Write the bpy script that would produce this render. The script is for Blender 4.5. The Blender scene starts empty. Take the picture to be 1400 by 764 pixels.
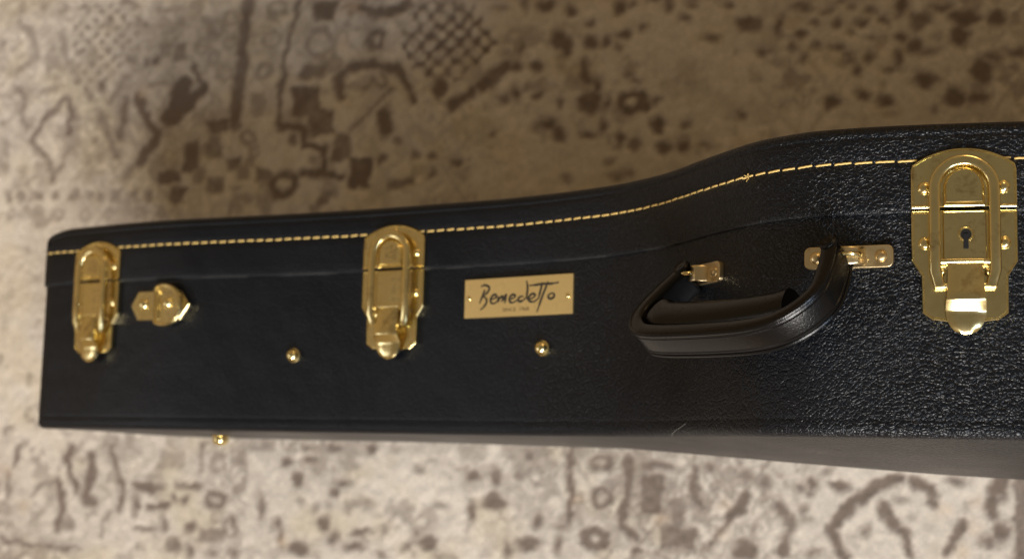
import bpy, bmesh, math, random
import numpy as np
from mathutils import Matrix, Vector
random.seed(7); rng = np.random.default_rng(11)
S = bpy.context.scene; C = S.collection
MM = 0.001
H = 1.023                      # camera height over the rug, metres

# ---------------------------------------------------------------- camera
YAW, PITCH, ROLL = .226, .1227, .0228
def rot(pitch, yaw, roll):
    c, s = math.cos, math.sin
    Rx = Matrix(((1,0,0),(0,c(pitch),-s(pitch)),(0,s(pitch),c(pitch))))
    Ry = Matrix(((c(yaw),0,s(yaw)),(0,1,0),(-s(yaw),0,c(yaw))))
    Rz = Matrix(((c(roll),-s(roll),0),(s(roll),c(roll),0),(0,0,1)))
    return Ry @ Rx @ Rz
cd = bpy.data.cameras.new('camera'); cam = bpy.data.objects.new('camera', cd); C.objects.link(cam)
cam.matrix_world = Matrix.Translation((0,0,H)) @ rot(PITCH, YAW, ROLL).to_4x4()
cd.lens = 50; cd.sensor_width = 36; cd.clip_start = .05; cd.clip_end = 50
cd.dof.use_dof = True; cd.dof.focus_distance = .605; cd.dof.aperture_fstop = 9.0; cd.dof.aperture_blades = 7
S.camera = cam

# ---------------------------------------------------------------- light
w = bpy.data.worlds.new('World'); S.world = w; w.use_nodes = True
bg = w.node_tree.nodes['Background']; bg.inputs[1].default_value = 1.25
wt = w.node_tree; wtc = wt.nodes.new('ShaderNodeTexCoord'); wsx = wt.nodes.new('ShaderNodeSeparateXYZ'); wt.links.new(wtc.outputs['Generated'], wsx.inputs[0])
wr = wt.nodes.new('ShaderNodeValToRGB'); e = wr.color_ramp.elements                # dim ceiling, warmer and brighter walls of the room
e[0].position = 0; e[0].color = (.28,.185,.085,1); e[1].position = 1; e[1].color = (.125,.105,.075,1)
e2 = e.new(.45); e2.color = (.25,.17,.085,1)
wt.links.new(wsx.outputs[2], wr.inputs[0]); wt.links.new(wr.outputs[0], bg.inputs[0])
def area(name, loc, target, size, power, col, sy=None):
    l = bpy.data.lights.new(name, 'AREA'); l.shape = 'RECTANGLE'; l.size = size; l.size_y = sy or size
    l.energy = power; l.color = col
    o = bpy.data.objects.new(name, l); C.objects.link(o); o.location = loc
    o.rotation_euler = (Vector(target)-Vector(loc)).to_track_quat('-Z','Y').to_euler(); return o
area('window_light', (.15,-1.95,2.0), (-.2,.1,0), 1.0, 106, (1.0,.96,.91), .7)
area('added_side_light', (-1.9,-.35,1.2), (-.2,.1,.2), .6, 3.4, (.95,.97,1.0))  # added soft source for glints on the left latches, no known window there
area('warm_room_lamp', (.5,1.9,1.7), (.0,.45,0), .5, 5.5, (1.0,.66,.30))
area('ceiling_lamp', (1.0,-1.0,2.2), (0,.1,.3), .35, 15, (.58,.76,1.0))
S.view_settings.view_transform = 'Standard'; S.view_settings.look = 'None'
S.view_settings.exposure = 0; S.view_settings.gamma = 1
S.render.engine = 'CYCLES'

# ---------------------------------------------------------------- materials
def mat(name):
    m = bpy.data.materials.new(name); m.use_nodes = True
    nt = m.node_tree; return m, nt, nt.nodes['Principled BSDF']
def N(nt, t, **k):
    n = nt.nodes.new(t)
    for a, v in k.items():
        if a.startswith('i_'): n.inputs[a[2:].replace('_',' ')].default_value = v
        else: setattr(n, a, v)
    return n
def ramp(nt, src, stops):
    r = N(nt, 'ShaderNodeValToRGB'); e = r.color_ramp.elements
    while len(e) < len(stops): e.new(.5)
    for k, (p, c) in enumerate(stops):
        e[k].position = p; e[k].color = (c,c,c,1) if not isinstance(c, tuple) else (*c,1)
    nt.links.new(src, r.inputs[0]); return r.outputs[0]
def mixc(nt, fac, a, b):
    m = N(nt, 'ShaderNodeMix', data_type='RGBA')
    for s, v in ((0,fac),(6,a),(7,b)):
        if hasattr(v, 'is_output'): nt.links.new(v, m.inputs[s])
        else: m.inputs[s].default_value = v if s == 0 else (*v,1)
    return m.outputs[2]
def mathn(nt, op, a, b=None):
    m = N(nt, 'ShaderNodeMath', operation=op)
    for s, v in ((0,a),(1,b)):
        if v is None: continue
        if hasattr(v, 'is_output'): nt.links.new(v, m.inputs[s])
        else: m.inputs[s].default_value = v
    return m.outputs[0]

def leather(name, base, rough, grain=1.0, cell=590, spec=.4):
    m, nt, b = mat(name); L = nt.links
    tc = N(nt, 'ShaderNodeTexCoord'); geo = N(nt, 'ShaderNodeNewGeometry')
    n0 = N(nt, 'ShaderNodeTexNoise', i_Scale=260.0, i_Detail=2.0)
    L.new(tc.outputs['Object'], n0.inputs['Vector'])
    vm = N(nt, 'ShaderNodeVectorMath', operation='MULTIPLY_ADD'); vm.inputs[1].default_value = (.0017,)*3
    L.new(n0.outputs['Color'], vm.inputs[0]); L.new(tc.outputs['Object'], vm.inputs[2])
    v1 = N(nt, 'ShaderNodeTexVoronoi', feature='DISTANCE_TO_EDGE', i_Scale=float(cell)); L.new(vm.outputs[0], v1.inputs['Vector'])
    v2 = N(nt, 'ShaderNodeTexVoronoi', feature='DISTANCE_TO_EDGE', i_Scale=float(cell)*.42); L.new(vm.outputs[0], v2.inputs['Vector'])
    a = ramp(nt, v1.outputs['Distance'], [(0,0.),(.12,.7),(.3,1.)])
    c = ramp(nt, v2.outputs['Distance'], [(0,0.),(.09,.8),(.2,1.)])
    n1 = N(nt, 'ShaderNodeTexNoise', i_Scale=1500.0, i_Detail=3.0); L.new(tc.outputs['Object'], n1.inputs['Vector'])
    n2 = N(nt, 'ShaderNodeTexNoise', i_Scale=26.0, i_Detail=2.0); L.new(tc.outputs['Object'], n2.inputs['Vector'])
    h = mathn(nt, 'ADD', mathn(nt, 'MULTIPLY', a, .8), mathn(nt, 'MULTIPLY', c, .9))
    h = mathn(nt, 'ADD', h, mathn(nt, 'MULTIPLY', n1.outputs[0], .22))
    bp = N(nt, 'ShaderNodeBump'); bp.inputs['Strength'].default_value = 1.0; bp.inputs['Distance'].default_value = .00021*grain
    sx = N(nt, 'ShaderNodeSeparateXYZ'); L.new(tc.outputs['Object'], sx.inputs[0])   # covering stretched smoother over the neck
    mr = N(nt, 'ShaderNodeMapRange'); mr.inputs['From Min'].default_value = -.22; mr.inputs['From Max'].default_value = .04
    mr.inputs['To Min'].default_value = .30; mr.inputs['To Max'].default_value = 1.15; L.new(sx.outputs[0], mr.inputs['Value'])
    h = mathn(nt, 'MULTIPLY', h, mr.outputs[0])
    L.new(h, bp.inputs['Height'])
    bp2 = N(nt, 'ShaderNodeBump'); bp2.inputs['Strength'].default_value = .6; bp2.inputs['Distance'].default_value = .0022*grain
    L.new(n2.outputs[0], bp2.inputs['Height']); L.new(bp.outputs[0], bp2.inputs['Normal']); L.new(bp2.outputs[0], b.inputs['Normal'])
    n3 = N(nt, 'ShaderNodeTexNoise', i_Scale=14.0, i_Detail=5.0); L.new(tc.outputs['Object'], n3.inputs['Vector'])
    dust = ramp(nt, n3.outputs[0], [(.45,0.),(.8,.5)])
    lip = N(nt, 'ShaderNodeMapRange'); lip.inputs['From Min'].default_value = 0.; lip.inputs['From Max'].default_value = .0011; lip.inputs['To Min'].default_value = 1; lip.inputs['To Max'].default_value = 0
    L.new(mathn(nt, 'ABSOLUTE', mathn(nt, 'SUBTRACT', sx.outputs[1], .1026)), lip.inputs['Value'])
    n4 = N(nt, 'ShaderNodeTexNoise', i_Scale=45.0, i_Detail=6.0); L.new(tc.outputs['Object'], n4.inputs['Vector'])
    rub = mathn(nt, 'MULTIPLY', lip.outputs[0], ramp(nt, n4.outputs[0], [(.44,.05),(.70,.35)]))     # rubbed pale along the lid lip
    L.new(mixc(nt, rub, mixc(nt, dust, base, tuple(x*1.5+.002 for x in base)), (.09,.09,.088)), b.inputs['Base Color'])
    rr = ramp(nt, n3.outputs[0], [(.3,rough-.04),(.7,rough+.07)]); L.new(rr, b.inputs['Roughness'])
    b.inputs['Specular IOR Level'].default_value = spec
    return m
M_leather = leather('black_grained_leather', (.0013,.0026,.0050), .35, spec=.31)
M_handle = leather('black_handle_leather', (.0030,.0032,.0038), .28, spec=.26, grain=.1, cell=900)

def brass(name, col, rough, tarnish):
    m, nt, b = mat(name); L = nt.links
    tc = N(nt, 'ShaderNodeTexCoord')
    n = N(nt, 'ShaderNodeTexNoise', i_Scale=110.0, i_Detail=8.0, i_Roughness=.7); L.new(tc.outputs['Object'], n.inputs['Vector'])
    n2 = N(nt, 'ShaderNodeTexNoise', i_Scale=700.0, i_Detail=2.0); L.new(tc.outputs['Object'], n2.inputs['Vector'])
    f = ramp(nt, n.outputs[0], [(.54,0.),(.70,tarnish)])
    L.new(mixc(nt, f, col, (.28,.17,.06)), b.inputs['Base Color'])
    L.new(ramp(nt, n.outputs[0], [(.35,rough),(.75,rough+.15)]), b.inputs['Roughness'])
    b.inputs['Metallic'].default_value = 1
    bp = N(nt, 'ShaderNodeBump'); bp.inputs['Distance'].default_value = .000012; bp.inputs['Strength'].default_value = .5
    L.new(n2.outputs[0], bp.inputs['Height']); L.new(bp.outputs[0], b.inputs['Normal'])
    return m
M_brass = brass('yellow_brass', (.84,.71,.37), .15, .7)
M_rose = brass('coppery_brass', (.74,.60,.36), .28, .8)
M_name = brass('satin_name_plate', (.80,.61,.28), .42, .2)
def plain(name, col, rough=.5, metal=0):
    m, nt, b = mat(name); L = nt.links
    tc = N(nt, 'ShaderNodeTexCoord'); n = N(nt, 'ShaderNodeTexNoise', i_Scale=900.0, i_Detail=3.0); L.new(tc.outputs['Object'], n.inputs['Vector'])
    L.new(mixc(nt, n.outputs[0], tuple(x*.7 for x in col), tuple(min(1,x*1.3) for x in col)), b.inputs['Base Color'])
    b.inputs['Roughness'].default_value = rough; b.inputs['Metallic'].default_value = metal
    return m
M_dark = plain('dark_recess', (.003,.003,.003), .95)
M_ink = plain('black_engraving', (.022,.018,.012), .5)
M_ink2 = plain('brown_engraving', (.09,.055,.02), .5)
M_thread = plain('golden_thread', (.74,.52,.18), .6)
M_piping = leather('black_piping', (.008,.008,.009), .35, grain=.3, cell=900)

# ---------------------------------------------------------------- object helpers
def link(name, me, m, parent=None, mw=None, smooth=True):
    o = bpy.data.objects.new(name, me); C.objects.link(o)
    if m: me.materials.clear(); me.materials.append(m)
    if smooth:
        for p in me.polygons: p.use_smooth = True
    if parent:
        o.parent = parent
        o.matrix_parent_inverse = Matrix.Identity(4)
        o.matrix_local = WM(parent).inverted() @ (mw or Matrix.Identity(4))
    else: o.matrix_world = mw or Matrix.Identity(4)
    WORLD[o.name] = mw or Matrix.Identity(4)
    return o
WORLD = {}
def WM(o): return WORLD[o.name]
def mesh(name, vs, fs):
    me = bpy.data.meshes.new(name); me.from_pydata([tuple(v) for v in vs], [], fs); me.update(); return me
def recalc(me):
    bm = bmesh.new(); bm.from_mesh(me); bmesh.ops.recalc_face_normals(bm, faces=bm.faces); bm.to_mesh(me); bm.free(); return me
def offset_poly(P, d):
    """inset a closed CCW polygon by d (positive = inwards)"""
    n = len(P); out = []
    for i in range(n):
        a, b, c = Vector(P[i-1]), Vector(P[i]), Vector(P[(i+1) % n])
        e1 = (b-a).normalized(); e2 = (c-b).normalized()
        n1 = Vector((-e1.y, e1.x)); n2 = Vector((-e2.y, e2.x))
        k = n1+n2; k = k/max(k.length_squared, .4)*2*1.0
        out.append(b + k*d*.5*2/2)
    return [tuple(v) for v in out]
def ccw(P):
    a = sum(P[i-1][0]*P[i][1]-P[i][0]*P[i-1][1] for i in range(len(P)))
    return P if a > 0 else P[::-1]
def plate_mesh(name, P, z0, z1, bev, groove=0):
    P = ccw(P); rings = [(0,z0),(0,z1-bev),(bev*.3,z1-bev*.3),(bev,z1)]
    if groove: rings += [(groove,z1),(groove+.25,z1-.35),(groove+.6,z1-.3),(groove+.9,z1)]
    vs = []; fs = []; n = len(P)
    for d, z in rings:
        for q in offset_poly(P, d): vs.append((q[0], q[1], z))
    for r in range(len(rings)-1):
        for i in range(n): fs.append((r*n+i, r*n+(i+1) % n, (r+1)*n+(i+1) % n, (r+1)*n+i))
    fs.append(tuple(range((len(rings)-1)*n, len(rings)*n))); fs.append(tuple(reversed(range(n))))
    return [(x*MM, y*MM, z*MM) for x, y, z in vs], fs
def bmjoin(parts):
    vs, fs = [], []
    for v, f in parts:
        k = len(vs); vs += list(v); fs += [tuple(i+k for i in q) for q in f]
    return vs, fs
def lathe(prof, c=(0,0,0), n=24, sx=1, sy=1):
    vs, fs = [], []
    for r, z in prof:
        for i in range(n):
            a = 2*math.pi*i/n; vs.append(((c[0]+r*sx*math.cos(a))*MM, (c[1]+r*sy*math.sin(a))*MM, (c[2]+z)*MM))
    for k in range(len(prof)-1):
        for i in range(n): fs.append((k*n+i, k*n+(i+1) % n, (k+1)*n+(i+1) % n, (k+1)*n+i))
    fs.append(tuple((len(prof)-1)*n+i for i in range(n))); fs.append(tuple(reversed(range(n))))
    return vs, fs
def dome(x, y, z, r, h, rim=.0):
    p = [(r,0)]+[(r*math.cos(t), h*math.sin(t)) for t in [k*math.pi/2/7 for k in range(1,7)]]+[(r*.05, h)]
    return lathe(p, (x,y,z))
def tube(path, ra, rb, closed=True, sec=12, up=(0,0,1), sq=2.0):
    """superellipse section swept along path; ra in the plane, rb along up"""
    P = [Vector(p) for p in path]; n = len(P); vs, fs = [], []; U = Vector(up)
    for i in range(n):
        a = P[i-1] if (closed or i) else P[i]; b = P[(i+1) % n] if (closed or i < n-1) else P[i]
        t = (b-a).normalized(); s = t.cross(U).normalized(); u = s.cross(t).normalized()
        for k in range(sec):
            q = 2*math.pi*k/sec; cx, sx = math.cos(q), math.sin(q)
            f = lambda v: math.copysign(abs(v)**(2/sq), v)
            vs.append((P[i]+s*ra*f(cx)+u*rb*f(sx))*MM)
    m = n if closed else n-1
    for i in range(m):
        for k in range(sec):
            j = (i+1) % n; fs.append((i*sec+k, i*sec+(k+1) % sec, j*sec+(k+1) % sec, j*sec+k))
    if not closed: fs.append(tuple(reversed(range(sec)))); fs.append(tuple((n-1)*sec+k for k in range(sec)))
    return [tuple(v) for v in vs], fs
def part(name, vf, m, parent, mw, smooth=True, label=None, auto=30):
    me = recalc(mesh(name, *vf)); o = link(name, me, m, parent, mw or rootM.copy() if False else mw, smooth)
    if smooth and auto: me.set_sharp_from_angle(angle=math.radians(auto))
    if label: o['label'] = label
    return o
def catmull(P, k=8, closed=False):
    P = np.array(P, float); n = len(P); out = []
    for i in range(n if closed else n-1):
        p0 = P[(i-1) % n] if closed or i else P[0]*2-P[1]; p1 = P[i]; p2 = P[(i+1) % n]
        p3 = P[(i+2) % n] if closed or i < n-2 else P[-1]*2-P[-2]
        for j in range(k):
            t = j/k
            out.append(.5*((2*p1)+(-p0+p2)*t+(2*p0-5*p1+4*p2-p3)*t*t+(-p0+3*p1-3*p2+p3)*t**3))
    if not closed: out.append(P[-1])
    return np.array(out)

# ---------------------------------------------------------------- the outline of the case (mm)
# upper side, in the frame of the first survey (x along the rug, z up from the camera), turned level with the rug
top = np.array([(-485,-848),(-460,-838.5),(-416,-821.5),(-380,-810.5),(-346,-803.5),(-296,-794),(-248,-782.5),(-205,-769.5),(-176,-760.5),(-153,-752),
  (-130,-741.5),(-109,-729.5),(-89,-716),(-68,-695),(-57,-680),(-48,-665.5),(-38,-650.5),(-29,-637.5),(-21,-627),(-13,-619),(3,-608.5),(18,-603.5),
  (33,-600.5),(50,-598.6),(66,-597.6),(90,-597),(130,-599)], float)
dy = YAW-.2
top = np.stack([top[:,0]*math.cos(dy)+top[:,1]*math.sin(dy), -top[:,0]*math.sin(dy)+top[:,1]*math.cos(dy)],1)
A = math.radians(10.5); ax = np.array([math.cos(A), math.sin(A)]); an = np.array([-math.sin(A), math.cos(A)])
E0 = top[0]-an*95                                   # centre of the head end
uw = np.stack([(top-E0)@ax, (top-E0)@an],1); uw[0,0] = 0
u0 = uw[-1]
far = np.array([(u0[0]+45,u0[1]-9),(u0[0]+90,u0[1]-17),(u0[0]+140,u0[1]-14),(u0[0]+190,u0[1]+8),(u0[0]+240,u0[1]+38),(u0[0]+300,u0[1]+60),(u0[0]+360,u0[1]+60),
  (u0[0]+420,u0[1]+34),(u0[0]+470,u0[1]-20),(u0[0]+500,u0[1]-95),(u0[0]+512,0)])
U = np.vstack([uw[:-1], [u0], far[:-1]])
# lower side: mirrored, its upper bout a little slimmer
L_ = U.copy()[::-1]; k = np.where((L_[:,0] > 380) & (L_[:,0] < 800), 1-.11*np.sin(np.clip((L_[:,0]-380)/420,0,1)*np.pi), 1); L_[:,1] *= -k
side = catmull(np.vstack([U, far[-1:], L_]), 10)
# rounded corners of the head end
def rc(P0, P1, P2, r, n=5):
    P0, P1, P2 = map(np.array, (P0,P1,P2)); d0 = (P0-P1)/np.linalg.norm(P0-P1); d1 = (P2-P1)/np.linalg.norm(P2-P1)
    return [tuple((1-t)**2*(P1+d0*r)+2*t*(1-t)*P1+t*t*(P1+d1*r)) for t in np.linspace(0,1,n)]
side = side[(side[:,0] > 5)]
c1 = rc((0,-20),(0,-95),(60,-98),5); c2 = rc((60,98),(0,95),(0,-20),5)
endpts = [(0,y) for y in np.linspace(-88,88,9)]
outline = np.array(list(side)+c1[::-1][0:0]+[tuple(p) for p in rc((60,-98),(0,-95),(0,20),5)]+endpts+[tuple(p) for p in rc((0,20),(0,95),(60,98),5)])
XZ = E0+outline[:,:1]*ax+outline[:,1:]*an
XZ[:,1] += H*1000
low = XZ[:,1].min(); print('lowest point of case mm', low, 'lowest at', XZ[XZ[:,1].argmin()])
YB = 10.2                                           # plane of the back rim
tng = np.roll(XZ,-1,0)-np.roll(XZ,1,0); tng /= np.linalg.norm(tng,axis=1)[:,None]
nrm = np.stack([-tng[:,1], tng[:,0]],1)
cen = XZ.mean(0)
if ((XZ[5]-cen)*nrm[5]).sum() < 0 and nrm[5][1] < 0: nrm = -nrm
n_top = len(U)*10
def on_top(X):
    """surface point, tangent, normal at world x (mm) on the upper side"""
    T_ = XZ[:len(uw)*10-20]; z = np.interp(X, T_[:,0], T_[:,1]); z2 = np.interp(X+3, T_[:,0], T_[:,1]); z1 = np.interp(X-3, T_[:,0], T_[:,1])
    t = Vector((6,0,z2-z1)).normalized(); n = Vector((-t.z,0,t.x)); return Vector((X,0,z)), t, n
def frame(X, Y, lift=0, spread=None):
    p, t, n = on_top(X)
    if spread:
        a = on_top(X-spread)[0]; b = on_top(X+spread)[0]; t = (b-a).normalized(); n = Vector((-t.z,0,t.x))
        lift += max(((a+b)/2-p).dot(n)*.9, 0)
    o = (p+n*lift)*MM; o.y = (YB+Y)*MM
    return Matrix(((t.x,0,n.x,o.x),(t.y,1,n.y,o.y),(t.z,0,n.z,o.z),(0,0,0,1)))

# ---------------------------------------------------------------- floor and rug
fl = mesh('floor', [(-4,-4,-.012),(4,-4,-.012),(4,4,-.012),(-4,4,-.012)], [(0,1,2,3)])
m, nt, b = mat('oak_floor'); tc = N(nt,'ShaderNodeTexCoord'); wv = N(nt,'ShaderNodeTexNoise', i_Scale=6.0, i_Detail=8.0)
mp = N(nt,'ShaderNodeMapping'); mp.inputs['Scale'].default_value = (1,14,1); nt.links.new(tc.outputs['Object'], mp.inputs[0]); nt.links.new(mp.outputs[0], wv.inputs['Vector'])
nt.links.new(mixc(nt, wv.outputs[0], (.16,.09,.045), (.36,.23,.13)), b.inputs['Base Color']); b.inputs['Roughness'].default_value = .4
o = link('floor', fl, m); o['kind'] = 'structure'

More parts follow.
